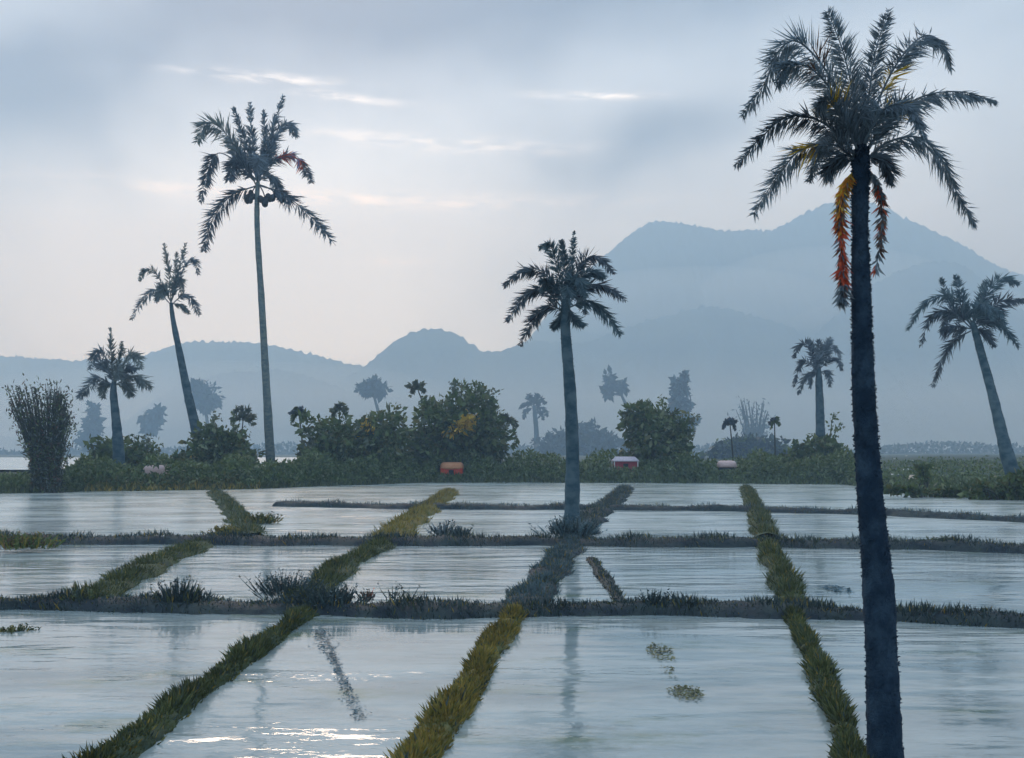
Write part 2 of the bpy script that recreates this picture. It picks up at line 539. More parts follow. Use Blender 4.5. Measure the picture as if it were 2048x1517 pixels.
def bund(label, px, width, height, mat, gmat, dens, blade=(.10, .30), seed=0):
    """px: ground points as photo pixels; width in metres"""
    g = np.array([G(x, y) for x, y in px])
    L = np.linalg.norm(np.diff(g, axis=0), axis=1).sum()
    n = max(12, int(L / .14))
    n = min(n, 640)
    c = spline(g, n)
    # re-space evenly
    s = np.concatenate([[0], np.cumsum(np.linalg.norm(np.diff(c, axis=0), axis=1))])
    c = np.stack([np.interp(np.linspace(0, s[-1], n), s, c[:, k]) for k in range(3)], 1)
    t = unit(np.gradient(c, axis=0)); side = unit(np.cross(t, (0, 0, 1.)))
    a = np.linspace(0, s[-1], n)
    wv = width * (1 + .20 * sinnoise(a * 1.1, seed, 5)); hv = height * (1 + .16 * sinnoise(a * .9, seed + 9, 4))
    prof = [(-.62, -.35), (-.5, -.04), (-.40, .45), (-.26, .85), (0, 1.0), (.26, .85), (.40, .45), (.5, -.04), (.62, -.35)]
    V = np.stack([c + side * (u * wv)[:, None] + np.array((0, 0, 1.)) * (h * hv * (1 + (.10 * rng.normal(size=n) if h > .3 else 0)))[:, None] + side * (rng.normal(size=n) * .03)[:, None] for u, h in prof], 1)
    k = len(prof)
    i = (np.arange(n - 1)[:, None] * k + np.arange(k - 1)[None])
    mb = MB()
    mb.add(V, np.stack([i, i + 1, i + k + 1, i + k], -1).reshape(-1, 4))
    o = tag(mb.build('earth_bank', M[mat], smooth=True), label, kind='structure')
    nb = int(dens * L)
    ii = rng.integers(0, n, nb); u = np.clip(rng.normal(0, .29, nb) + .12 * sinnoise(a[ii] * .8, seed + 2, 3), -.5, .5)
    hh = np.interp(np.abs(u), (0, .26, .4, .5), (1, .85, .45, 0)) * hv[ii]
    clump = .78 + .36 * np.clip(sinnoise(a[ii] * 2.3, seed + 4, 4), -1, 1)
    cpos = c[ii] + side[ii] * (u * wv[ii])[:, None] + np.array((0, 0, 1.)) * (hh - .02)[:, None] + t[ii] * rng.normal(0, .08, nb)[:, None]
    dirs = np.stack([rng.normal(0, .45, nb), rng.normal(0, .35, nb), np.full(nb, 1.0)], 1) + side[ii] * (u * 1.2)[:, None]
    ln = (blade[0] + (blade[1] - blade[0]) * rng.random(nb) ** 1.8 * 1.25) * clump
    gm = np.where(rng.random(nb) < .8, GM.index(gmat), rng.integers(0, 3, nb))
    leaves(GRASS, cpos, dirs, ln, .018 + .035 * ln, gm)
    return o


bund('broad dark bank across the fields nearest the viewer', [(-1100, 1240), (-260, 1222), (60, 1214), (300, 1217), (560, 1222), (800, 1228), (1024, 1226), (1300, 1224), (1560, 1228), (1760, 1236), (1950, 1244), (2300, 1258), (3000, 1275)], 1.0, .17, 'bund_slate', 'grass_slate', 560, (.05, .21), 1)
bund('second dark bank running across the fields', [(-900, 1082), (-300, 1082), (0, 1084), (300, 1086), (700, 1088), (1000, 1088), (1140, 1089), (1400, 1091), (1750, 1094), (2048, 1104), (2400, 1110), (3000, 1118)], 1.5, .22, 'bund_slate', 'grass_slate', 330, (.08, .27), 2)
bund('third thin bluish bank running across the fields', [(560, 1012), (700, 1015), (900, 1018), (1130, 1019), (1400, 1021), (1700, 1028), (1850, 1034), (2100, 1046), (2400, 1056), (2900, 1066)], 1.4, .24, 'bund_slate', 'grass_blue', 170, (.08, .26), 3)
bund('dark olive bank slanting down to bottom left corner', [(612, 1232), (500, 1310), (400, 1388), (300, 1465), (200, 1540), (60, 1650)], .34, .11, 'bund_green', 'grass_green', 950, (.06, .18), 4)
bund('yellowish olive bank slanting down the bottom centre', [(1030, 1232), (990, 1290), (940, 1370), (890, 1440), (840, 1510), (760, 1640)], .38, .11, 'bund_olive', 'grass_olive', 950, (.06, .18), 5)
bund('dark green bank slanting down beside the foreground palm', [(1585, 1236), (1625, 1310), (1655, 1390), (1685, 1460), (1702, 1530), (1740, 1650)], .26, .11, 'bund_green', 'grass_green', 950, (.06, .17), 6)
bund('leafy green bank slanting between the left fields', [(400, 1092), (330, 1120), (260, 1156), (170, 1205)], 1.0, .15, 'bund_green', 'grass_green', 420, (.06, .22), 7)
bund('olive bank slanting between fields left of the centre', [(770, 1090), (700, 1126), (650, 1165), (600, 1215)], .75, .15, 'bund_green', 'grass_green', 420, (.06, .22), 8)
bund('bluish bank slanting down from the middle palm', [(1165, 1040), (1150, 1075), (1120, 1120), (1085, 1165), (1040, 1222)], .85, .15, 'bund_slate', 'grass_blue', 420, (.06, .2), 9)
bund('narrow green bank slanting between the right fields', [(1535, 1092), (1552, 1130), (1572, 1170), (1590, 1222)], .62, .18, 'bund_green', 'grass_green', 240, (.10, .26), 10)
bund('bright green bank slanting back among the far fields', [(900, 985), (868, 1010), (825, 1040), (775, 1080)], 1.3, .25, 'bund_olive', 'grass_olive', 140, (.12, .3), 11)
bund('short bank running back behind the middle palm', [(1250, 978), (1225, 1005), (1190, 1030), (1155, 1068)], 1.3, .25, 'bund_slate', 'grass_slate', 120, (.12, .3), 12)
bund('short dark bank running back among the right far fields', [(1492, 978), (1505, 1005), (1520, 1040), (1535, 1082)], .9, .25, 'bund_green', 'grass_green', 120, (.12, .3), 13)
bund('thin broken bank in the field right of the centre', [(1182, 1118), (1200, 1145), (1222, 1175), (1245, 1212)], .28, .07, 'bund_slate', 'grass_slate', 90, (.05, .16), 14)
bund('murky far bank at left between the palms', [(430, 985), (455, 1010), (480, 1040), (500, 1080)], 1.1, .2, 'bund_green', 'grass_green', 90, (.12, .3), 15)

# shore grass
k = 15000
px = rng.uniform(-150, 2250, k)
s = np.abs(rng.normal(0, 3.0, k)) - .3
Y = shore(px) + s
X = (px - 1024) / F * Y
cpos = np.stack([X, Y, ground_z(X, Y)], 1)
cpos[:, 2] = np.maximum(cpos[:, 2], -.05)
light = ((px > 1150) & (px < 1720)) | (px > 1780)
gm = np.where(light & (rng.random(k) < .75), 3, np.where((px > 170) & (px < 520) & (rng.random(k) < .65), 2, 1))
leaves(GRASS, cpos, np.stack([rng.normal(0, .5, k), rng.normal(0, .5, k), np.ones(k)], 1), rng.uniform(.25, .75, k), .10, gm)
o = tag(GRASS.build('grass', [M[x] for x in GM]), 'rough grass growing along the banks and shore', 'grass', kind='stuff')

# ------------------------------------------------------------------ palms


def frond(mb, pts, wlen, nl, lw, mat=0, patches=(), px_d=None, rr=.02, roll=None, gap=None):
    """one feathered frond along 3-D points; wlen leaflet length, nl leaflets per side, lw leaflet width"""
    c = spline(pts, 60)
    t = unit(np.gradient(c, axis=0))
    tube(mb, c, np.linspace(rr, rr * .25, 60), 5, mat)
    f = np.sort(rng.uniform(.10, 1.0, nl)) if gap is None else np.sort(rng.choice(np.concatenate([rng.uniform(a, b, nl) for a, b in gap]), nl))
    for side in (-1, 1):
        j = np.clip((f * 59).astype(int), 0, 59)
        T = t[j]
        down = np.array((0, 0, -1.))
        phi = rng.uniform(R(15), R(70), nl) if roll is None else roll + rng.normal(0, .35, nl)
        B = unit(np.cross(T, (0, 1., 0.)))
        sv = B * np.cos(phi)[:, None] * side + np.array((0, 1., 0)) * (np.sin(phi) * side)[:, None]
        flat = np.clip(1 - np.abs(T[:, 2:3]), .15, 1)
        d = unit(sv * .75 + T * .75 + down * (.85 * flat) + rng.normal(0, .22, (nl, 3)))
        prof = np.clip(np.sin(math.pi * (.16 + .78 * f)), .15, 1) ** .7
        ln = wlen * prof * rng.uniform(.45, 1.15, nl)
        mi = np.full(nl, mat)
        if len(patches):
            xx = 1024 + F * c[j, 0] / c[j, 1]; yy = YH - F * (c[j, 2] - H) / c[j, 1]
            for (qx, qy, qr, qm) in patches:
                hit = ((xx - qx) ** 2 + (yy - qy) ** 2 < qr * qr) & (rng.random(nl) < .75)
                mi[hit] = qm
        leaves(mb, c[j], d, ln, lw, mi, fat=.4)


def palm(label, d, trunk, fronds, fmats, tmat, wpx, nl, lwpx, group='palms of the rice fields', patches=(), base=None, extra=4, elen=90, nuts=(), dead=(), fringe=0, sink=.25, name='palm_tree'):
    """trunk: (x, y, width) px from the base up; fronds: (px points, material index[, width factor[, gap]])"""
    s = d / F
    b3 = P(trunk[0][0], trunk[0][1], d) if base is None else np.array(base)
    root = empty(name, b3)
    tag(root, label, 'palm', group)
    tp = np.array([P(x, y, d) for x, y, _ in trunk]); tp[0] = b3 - np.array((0, 0, sink))
    nseg = max(30, int(sum(np.linalg.norm(np.diff(tp, axis=0), axis=1)) / (s * 7)))
    nseg = min(nseg, 220)
    c = spline(tp, nseg)
    ww = np.interp(np.linspace(0, len(trunk) - 1, nseg), np.arange(len(trunk)), [a[2] for a in trunk]) * s / 2
    ring = 1 + .012 * rng.normal(size=nseg) + .025 * sinnoise(np.linspace(0, 1, nseg) * 40, int(d), 4)
    mb = MB()
    tube(mb, c, ww * ring, 16, 0, .018)
    if fringe:     # fibrous leaf-base stubs that roughen the bark
        k = fringe
        j = rng.integers(0, nseg - 2, k); an = rng.uniform(0, 2 * math.pi, k)
        out = np.stack([np.cos(an), np.sin(an), np.zeros(k)], 1)
        cp = c[j] + out * (ww[j] * .93)[:, None] + np.array((0, 0, 1.)) * rng.uniform(-.5, .5, k)[:, None] * s * 7
        tw_ = trunk[1][2]
        ln = rng.uniform(.03, .11, k) * tw_ * s
        leaves(mb, cp, out * .8 + np.array((0, 0, 1.)) * rng.normal(.15, .7, k)[:, None], ln, .05 * tw_ * s, 0)
    mb.build('trunk', M[tmat], root, smooth=True)
    mats = [M[x] for x in fmats]
    for fr in fronds:
        pp, mi = fr[0], fr[1]
        wf = fr[2] if len(fr) > 2 else 1.0
        gap = fr[3] if len(fr) > 3 else None
        L = sum(math.dist(pp[i], pp[i + 1]) for i in range(len(pp) - 1)) * s
        dz = rng.uniform(-.45, .45) * L
        n = len(pp)
        p3 = [P(x, y, d + dz * (i / (n - 1)) ** 1.3) for i, (x, y) in enumerate(pp)]
        mb = MB()
        frond(mb, p3, wpx * wf * s, nl, lwpx * s, mi, patches, d, max(.9, wpx * .05) * s, None, gap)
        mb.build('frond', mats, root)
    cr = tp[-1]
    for e in range(extra):      # fronds that point towards or away from the viewer
        azi = (90 if e % 2 else -90) + rng.uniform(-38, 38)
        L = elen * s; up = rng.uniform(.1, .9)
        hd = np.array((math.cos(R(azi)), math.sin(R(azi)), 0))
        p3 = [cr, cr + hd * L * .4 + np.array((0, 0, L * (.25 + .3 * up))), cr + hd * L * .8 + np.array((0, 0, L * (.1 + .4 * up))), cr + hd * L * 1.05 + np.array((0, 0, L * (-.35 + .4 * up)))]
        mb = MB()
        frond(mb, p3, wpx * .9 * s, nl, lwpx * s, e % len(mats) if len(patches) == 0 else 0, (), d, max(.9, wpx * .05) * s)
        mb.build('frond', mats, root)
    for pp, wf, seq in dead:    # dry fronds hanging along the trunk
        n = len(pp)
        p3 = [P(x, y, d - .06 * i / (n - 1)) for i, (x, y) in enumerate(pp)]
        mb = MB()
        cc = spline(p3, 60)
        tube(mb, cc, np.linspace(1.8, .7, 60) * s, 5, seq[0][1])
        for (f0, f1, mi, k) in [(a, b_, m_, k_) for (a, m_, b_, k_) in seq]:
            j = (rng.uniform(f0, f1, k) * 59).astype(int)
            dirs = np.stack([rng.normal(0, .5, k), rng.normal(0, .5, k), -np.ones(k) * .9], 1)
            leaves(mb, cc[j], dirs, rng.uniform(.5, 1.1, k) * wf * s, 4.5 * s, mi)
        mb.build('dead_frond', mats, root)
    if nuts:
        for (x, y, r) in nuts:
            mb = MB()
            tube(mb, spline([cr - np.array((0, 0, 4 * s)), (cr + P(x, y, d)) / 2 + np.array((0, 0, 3 * s)), P(x, y, d)], 10), 1.2 * s, 6)
            for kk in range(9):
                cpt = P(x + rng.normal(0, r * .42), y + rng.normal(0, r * .36), d + rng.normal(0, r * .4) * s)
                rr = r * .42 * s
                zz = np.linspace(-1, 1, 9)
                tube(mb, cpt + np.stack([zz * 0, zz * 0, zz * rr * 1.25], 1), np.sqrt(np.clip(1 - zz ** 2, .0004, 1)) * rr, 9)
            mb.build('coconut_cluster', M['nut'], root, smooth=True)
    return root


# foreground palm
palm('tall dark foreground palm with orange dry fronds hanging at its crown', 9.3,
     [(1778, 1560, 76), (1770, 1500, 68), (1758, 1200, 60), (1741, 1000, 50), (1728, 800, 44), (1723, 620, 38), (1720, 450, 30), (1721, 340, 34), (1724, 292, 20)],
     [([(1715, 300), (1690, 210), (1640, 125), (1590, 82), (1552, 110), (1530, 165), (1482, 236)], 0, 1.15),
      ([(1716, 300), (1675, 200), (1625, 140), (1575, 130), (1555, 170)], 0, 1.0),
      ([(1712, 310), (1650, 248), (1580, 232), (1530, 268), (1468, 335)], 1, .85),
      ([(1712, 322), (1668, 290), (1605, 298), (1556, 352), (1506, 430)], 0, 1.1),
      ([(1720, 300), (1708, 200), (1688, 110), (1655, 22)], 0, .9),
      ([(1726, 295), (1738, 190), (1752, 100), (1778, 20)], 0, .75),
      ([(1728, 300), (1762, 190), (1806, 110), (1850, 72), (1885, 88), (1902, 138)], 0, 1.0),
      ([(1730, 302), (1790, 228), (1850, 192), (1920, 184), (1992, 202)], 0, .95),
      ([(1733, 318), (1778, 284), (1838, 276), (1884, 320), (1915, 388), (1952, 452)], 0, 1.1),
      ([(1718, 320), (1690, 312), (1662, 330), (1650, 352)], 1, .9),
      ([(1730, 322), (1755, 312), (1772, 330), (1780, 365)], 1, .9),
      ([(1720, 310), (1690, 250), (1655, 200), (1635, 215)], 0, .9),
      ([(1730, 310), (1770, 250), (1800, 205), (1830, 215)], 0, .8),
      ([(1722, 310), (1722, 240), (1716, 160)], 0, .8)],
     ['frond', 'frond_dark', 'yellow', 'orange', 'red', 'brown'], 'trunk_navy', 56, 270, 3.0,
     patches=[(1775, 170, 26, 2), (1628, 308, 24, 2), (1660, 312, 13, 4), (1676, 305, 10, 3), (1825, 290, 16, 2), (1676, 205, 14, 2), (1796, 228, 14, 2), (1640, 130, 18, 5)],
     base=P(1778, 1560, 9.3) * np.array((1, 1, 0)) + np.array((0, 0, -.2)), extra=2, elen=150, fringe=7000,
     dead=[([(1706, 345), (1690, 366), (1680, 420), (1684, 500), (1686, 560), (1682, 604)], 30,
            [(0, 2, .42, 120), (.05, 3, .5, 260), (0, 0, 1, 160), (.3, 5, .55, 60), (.42, 4, .84, 260), (.6, 5, 1, 90), (.82, 0, 1, 120)]),
           ([(1738, 340), (1756, 368), (1764, 420), (1761, 480), (1752, 540)], 26,
            [(0, 0, .4, 90), (.3, 5, .9, 120), (.25, 4, .5, 40), (.6, 4, .7, 16), (.5, 0, 1, 60), (.96, 4, 1, 5)])])

# tall slender palm at left
palm('tallest slender pale-trunked coconut palm at left with drooping fronds', 100.0,
     [(545, 985, 24), (541, 920, 19), (532, 760, 15), (523, 600, 13), (515, 470, 11), (514, 400, 10), (516, 365, 8)],
     [([(512, 370), (478, 305), (440, 256), (410, 248), (393, 285)], 2, 1.25),
      ([(515, 365), (494, 295), (466, 212)], 0, .7), ([(515, 360), (505, 285), (500, 205)], 0, .7), ([(518, 358), (528, 285), (527, 222)], 0, .65),
      ([(518, 358), (540, 275), (566, 192)], 0, .8), ([(520, 350), (545, 285), (575, 246), (592, 272)], 0, .9),
      ([(520, 352), (552, 318), (592, 312), (624, 366)], 1, 1.0, [(.15, .6), (.7, 1.0)]),
      ([(512, 372), (462, 392), (425, 440), (407, 502)], 1, 1.1), ([(520, 372), (566, 388), (620, 432), (672, 492)], 1, 1.1, [(.2, .42), (.5, 1.0)]),
      ([(508, 362), (455, 312), (425, 318), (400, 405)], 1, 1.0, [(.55, 1.0)]), ([(510, 362), (474, 322), (456, 362)], 1, 1.1),
      ([(514, 362), (485, 330), (470, 300), (452, 280)], 0, 1.0), ([(518, 360), (535, 320), (545, 285)], 0, 1.0)],
     ['frond', 'frond_dark', 'frond_soft', 'red', 'violet'], 'trunk_pale', 33, 150, 3.0, extra=2, elen=80,
     patches=[(566, 318, 16, 3), (592, 312, 14, 4), (604, 322, 8, 3), (556, 330, 10, 3)], nuts=[(500, 396, 13), (532, 400, 15), (562, 396, 12)])

# slender leaning palm at left
palm('slender grey palm at left, leaning left over the bushes', 104.0,
     [(412, 955, 24), (392, 860, 20), (376, 790, 17), (361, 715, 14), (347, 645, 10), (342, 606, 7)],
     [([(342, 606), (337, 545), (327, 486)], 0, .8), ([(343, 604), (356, 545), (371, 486)], 0, .9), ([(340, 600), (312, 548), (290, 540), (279, 562)], 0, .7),
      ([(344, 600), (368, 535), (388, 520), (397, 550)], 1, .8), ([(340, 608), (310, 580), (285, 602), (261, 641)], 1, .9), ([(345, 608), (368, 590), (386, 602), (399, 630)], 1, .9),
      ([(341, 602), (325, 572), (312, 605)], 0, .8), ([(343, 600), (350, 560), (353, 505)], 0, .8), ([(345, 608), (362, 610), (378, 628)], 0, .6), ([(344, 600), (360, 560), (364, 590)], 0, .7)],
     ['frond_soft', 'frond'], 'trunk_teal', 23, 80, 2.8, extra=1, elen=45)

# short palm at left
palm('short soft grey-green palm at far left rising from a dark bush', 86.0,
     [(240, 985, 26), (237, 900, 22), (232, 840, 17), (227, 790, 14), (228, 764, 9)],
     [([(228, 768), (223, 710), (220, 655)], 0, .7), ([(230, 768), (239, 720), (244, 684)], 0, .7), ([(226, 764), (206, 706), (190, 708), (180, 740)], 1, .9),
      ([(231, 764), (256, 714), (272, 712), (281, 738)], 0, .9), ([(226, 770), (195, 756), (176, 775), (158, 797)], 1, .9), ([(231, 770), (266, 752), (284, 762), (301, 776)], 0, 1.0),
      ([(226, 770), (208, 768), (206, 796)], 0, .8), ([(231, 770), (254, 770), (262, 794)], 0, .9), ([(227, 766), (208, 732), (194, 728)], 1, .9), ([(230, 766), (252, 738), (272, 736)], 1, .9)],
     ['frond_soft', 'frond'], 'trunk_teal', 27, 90, 2.9, extra=2, elen=48)

# palm in the middle, out in the fields
MIDP = G(1142, 1066)
palm('stout blue-grey palm standing on a bank in the middle of the fields', float(MIDP[1]),
     [(1142, 1066, 48), (1144, 1020, 31), (1145, 900, 26), (1140, 780, 24), (1133, 690, 21), (1130, 640, 19), (1132, 600, 18)],
     [([(1130, 608), (1116, 545), (1100, 490), (1078, 496)], 0, .8), ([(1131, 604), (1130, 540), (1122, 480)], 0, .7), ([(1134, 604), (1142, 530), (1148, 462)], 0, .5),
      ([(1128, 612), (1090, 548), (1052, 540), (1007, 572)], 1, .9), ([(1128, 620), (1086, 578), (1050, 592), (1013, 645)], 1, 1.0), ([(1128, 624), (1096, 612), (1066, 642), (1040, 692)], 1, 1.0),
      ([(1136, 604), (1158, 536), (1190, 512), (1227, 546)], 1, 1.0), ([(1136, 608), (1176, 572), (1212, 574), (1250, 600)], 1, 1.0), ([(1137, 616), (1178, 602), (1210, 626), (1243, 672)], 0, 1.1),
      ([(1134, 606), (1160, 560), (1186, 540), (1206, 556)], 0, 1.0), ([(1130, 608), (1104, 570), (1080, 560)], 0, 1.0), ([(1132, 610), (1120, 640), (1105, 655)], 0, .7), ([(1134, 612), (1150, 640), (1168, 650)], 0, .7)],
     ['frond_teal', 'frond_dark'], 'trunk_teal', 33, 150, 3.0, extra=3, elen=75, base=MIDP, fringe=900, sink=.1)

# palm behind the right bushes
palm('small grey palm behind the mound of bushes at right', 108.0,
     [(1640, 975, 24), (1641, 900, 20), (1640, 830, 17), (1638, 765, 14), (1637, 735, 9)],
     [([(1636, 738), (1612, 690), (1596, 694), (1588, 716)], 1, .9), ([(1636, 736), (1626, 700), (1616, 680)], 0, .8), ([(1638, 736), (1650, 700), (1662, 676)], 0, .8),
      ([(1639, 738), (1662, 694), (1676, 702), (1684, 735)], 0, .9), ([(1635, 740), (1608, 722), (1596, 745), (1587, 774)], 1, .9), ([(1635, 744), (1616, 748), (1604, 770), (1596, 788)], 0, .9),
      ([(1640, 744), (1654, 745), (1660, 775)], 0, .9), ([(1639, 738), (1668, 716), (1684, 742)], 1, .8), ([(1637, 736), (1640, 705), (1637, 680)], 0, .8), ([(1636, 740), (1622, 750), (1620, 775)], 0, .9)],
     ['frond', 'frond_dark'], 'trunk_teal', 21, 80, 2.8, extra=2, elen=42, fringe=500)

# leaning palm at the right edge
palm('dark palm at right edge leaning left from the shore', 64.0,
     [(2046, 990, 36), (2020, 930, 28), (2002, 860, 22), (1985, 790, 18), (1966, 720, 16), (1953, 672, 14), (1945, 645, 10)],
     [([(1942, 652), (1912, 598), (1868, 594), (1838, 622), (1816, 660)], 0, 1.0), ([(1942, 656), (1900, 622), (1862, 636), (1840, 692)], 1, 1.0),
      ([(1942, 662), (1908, 682), (1884, 722), (1866, 772)], 1, 1.0), ([(1944, 650), (1924, 596), (1910, 550)], 0, .7), ([(1942, 650), (1898, 600), (1882, 556)], 0, .5),
      ([(1946, 650), (1972, 592), (2004, 556), (2038, 566)], 0, 1.0), ([(1948, 652), (1980, 618), (2010, 600), (2046, 598)], 1, 1.1), ([(1949, 656), (1985, 642), (2012, 660), (2038, 696)], 0, 1.0),
      ([(1948, 660), (1968, 662), (1988, 692)], 1, .9), ([(1942, 658), (1905, 652), (1882, 662)], 1, 1.1), ([(1946, 650), (1960, 600), (1972, 560)], 0, .6), ([(1946, 654), (1976, 630), (2000, 625)], 1, 1.2)],
     ['frond_teal', 'frond_dark'], 'trunk_teal', 31, 120, 3.0, extra=3, elen=65, fringe=300)

# small hazy palm far off
palm('small hazy blue palm far off, left of the middle palm', 640.0,
     [(1073, 915, 12), (1073, 870, 10), (1070, 830, 9), (1068, 812, 6)],
     [([(1067, 815), (1052, 806), (1038, 818)], 0), ([(1067, 816), (1054, 820), (1046, 838)], 0), ([(1068, 814), (1060, 800), (1058, 788)], 0), ([(1068, 814), (1072, 798), (1076, 789)], 0),
      ([(1069, 814), (1082, 800), (1092, 806)], 0), ([(1069, 816), (1084, 816), (1095, 832)], 0), ([(1069, 817), (1080, 826), (1086, 840)], 0)],
     ['far'], 'trunk_teal', 13, 26, 4.5, extra=2, elen=26, group='hazy trees beyond the bushes')

# ------------------------------------------------------------------ bushes and trees


def crown_points(lobes, d, n, hollow=.55, dscale=1.0):
    """points through a crown made of px ellipses (cx, cy, rx, ry), each broken into smaller clumps"""
    area = np.array([l[2] * l[3] for l in lobes], float)
    cnt = np.maximum(1, (n * area / area.sum()).astype(int))
    out, nor = [], []
    s = d / F
    for (cx, cy_, rx, ry), k in zip(lobes, cnt):
        nc = int(np.clip(rx * ry / 90, 7, 34))
        cd_ = unit(rng.normal(size=(nc, 3)))
        cr = rng.uniform(.35, .95, nc)
        cc = cd_ * cr[:, None]
        csz = rng.uniform(.16, .34, nc)
        w_ = csz ** 2 / (csz ** 2).sum()
        ci = rng.choice(nc, k, p=w_)
        dd = unit(rng.normal(size=(k, 3)))
        p = cc[ci] + dd * (csz[ci] * rng.uniform(.25, 1.05, k) ** .6)[:, None]
        core = rng.random(k) < .35
        p[core] = unit(rng.normal(size=(core.sum(), 3))) * (rng.random(core.sum()) ** .4 * .85)[:, None]
        c = P(cx, cy_, d)
        out.append(c + p * np.array((rx, min(rx, ry) * 1.1 * dscale, ry)) * s)
        nor.append(dd * .6 + p * .6)
    return np.concatenate(out), np.concatenate(nor)


def foliage(root, lobes, d, n, lpx, mats, share=None, patches=(), name='foliage', droop=.3, aspect=.55, zmin=None):
    p, nr = crown_points(lobes, d, n)
    if zmin is not None: p = p[p[:, 2] > zmin]; nr = nr[:len(p)]
    k = len(p); s = d / F
    mi = rng.choice(len(mats), k, p=share) if share else np.zeros(k, int)
    xx = 1024 + F * p[:, 0] / p[:, 1]; yy = YH - F * (p[:, 2] - H) / p[:, 1]
    mats = [M[x] for x in mats]
    for (qx, qy, qrx, qry, tilt, qm) in patches:
        c, sn = math.cos(R(tilt)), math.sin(R(tilt))
        a = (xx - qx) * c + (yy - qy) * sn; b = -(xx - qx) * sn + (yy - qy) * c
        hit = ((a / qrx) ** 2 + (b / qry) ** 2 < 1) & (rng.random(k) < .8)
        if M[qm] not in mats: mats.append(M[qm])
        mi[hit] = mats.index(M[qm])
    dirs = nr + rng.normal(0, .6, (k, 3)) + np.array((0, 0, -droop))
    l = lpx * s * np.clip(rng.lognormal(-.08, .42, k), .35, 2.4)
    mb = MB()
    leaves(mb, p, dirs, l, l * aspect, mi)
    return mb.build(name, mats, root)


def limb_set(mb, base, tops, r0, k=7):
    for t in tops:
        mid = (base + t) / 2 + rng.normal(0, .06, 3) * np.linalg.norm(t - base)
        tube(mb, spline([base, mid, t], 12), np.linspace(r0, r0 * .25, 12), k)


def bush(label, d, lobes, n, lpx=8.5, mats=('bush', 'bush_olive'), share=[.82, .18], patches=(), group='bushes along the far bank', sprigs=(), name='bush', cat='bush'):
    s = d / F
    cx = sum(l[0] for l in lobes) / len(lobes)
    X = (cx - 1024) / F * d
    base = np.array((X, d, float(ground_z(X, d)) - .1))
    root = tag(empty(name, base), label, cat, group)
    lb = list(lobes)
    lb = [(a, b, rx * 1.22, ry * 1.2) for a, b, rx, ry in lb]
    foliage(root, lb, d, int(n * 1.5), lpx * 1.12, list(mats), share, patches, zmin=base[2])
    mb = MB()
    for (lx, ly, rx, ry) in lobes:
        tops = [P(lx + rng.uniform(-.6, .6) * rx, ly - rng.uniform(-.2, .8) * ry, d + rng.uniform(-.5, .5) * rx * s) for _ in range(5)]
        limb_set(mb, base + np.array(((lx - cx) * s * .5, 0, 0)), tops, 3.0 * s)
    mb.build('stem', M['wood'], root)
    for (x0_, y0_, x1_, y1_, w_, mt) in sprigs:     # leafy shoots that stand out of the crown
        mb = MB()
        c = spline([P(x0_, y0_, d), P((x0_ + x1_) / 2 + rng.normal(0, 3), (y0_ + y1_) / 2, d - .2), P(x1_, y1_, d)], 20)
        tube(mb, c, np.linspace(1.3, .5, 20) * s, 5)
        k = int(26 + w_ * 2)
        j = (rng.random(k) ** .6 * 19).astype(int)
        leaves(mb, c[j] + rng.normal(0, w_ * .35 * s, (k, 3)), rng.normal(0, 1, (k, 3)) + np.array((0, 0, -.2)), rng.uniform(.5, 1.2, k) * 9 * s, 5 * s)
        mb.build('shoot', M[mt], root)
    return root


bush('rounded dark bush at left around the short palm', 96, [(240, 925, 66, 46), (205, 940, 40, 28), (285, 940, 40, 26), (165, 955, 36, 16)], 5200, sprigs=[(290, 900, 296, 872, 12, 'bush_grey'), (200, 905, 192, 885, 10, 'bush')])
bush('low yellow-green bush beside the pink hut', 95, [(375, 936, 44, 26)], 1300, 8, ('bush_olive', 'bush'), [.65, .35], patches=[(386, 908, 8, 9, 0, 'yellow')])
bush('tall dark bush under the leaning palm at left', 97, [(440, 905, 52, 54), (430, 930, 60, 36), (470, 925, 40, 36), (425, 868, 30, 22)], 4600, sprigs=[(420, 870, 432, 828, 16, 'bush_grey'), (470, 880, 466, 832, 6, 'bush')])
bush('dark bush at centre left with bare pink-grey edge', 99, [(655, 890, 46, 56), (650, 925, 50, 36), (690, 905, 40, 46)], 4000, patches=[(622, 890, 12, 16, 0, 'bush_grey')])
bush('dark dome-shaped bush with yellow blossoms on its left edge', 101, [(765, 880, 52, 56), (750, 920, 66, 40), (725, 875, 26, 36)], 4800, mats=('bush', 'bush_olive', 'bush_grey'), share=[.75, .19, .06],
     patches=[(720, 869, 9, 9, 0, 'yellow'), (735, 852, 10, 10, 0, 'yellow'), (712, 868, 18, 26, 0, 'bush_grey')])
bush('largest bush of the far bank with a spray of yellow blossom', 106, [(880, 870, 56, 66), (935, 848, 58, 70), (975, 880, 40, 50), (920, 915, 100, 42), (850, 905, 50, 46)], 9500, mats=('bush', 'bush_olive', 'bush_grey'), share=[.76, .19, .05],
     patches=[(920, 850, 40, 10, -32, 'yellow'), (938, 842, 17, 17, 0, 'yellow')],
     sprigs=[(905, 800, 908, 765, 10, 'bush_grey'), (950, 795, 960, 775, 14, 'bush_grey'), (975, 800, 992, 785, 16, 'bush_grey'), (858, 820, 850, 795, 9, 'bush'), (990, 860, 1018, 850, 10, 'bush_grey')])
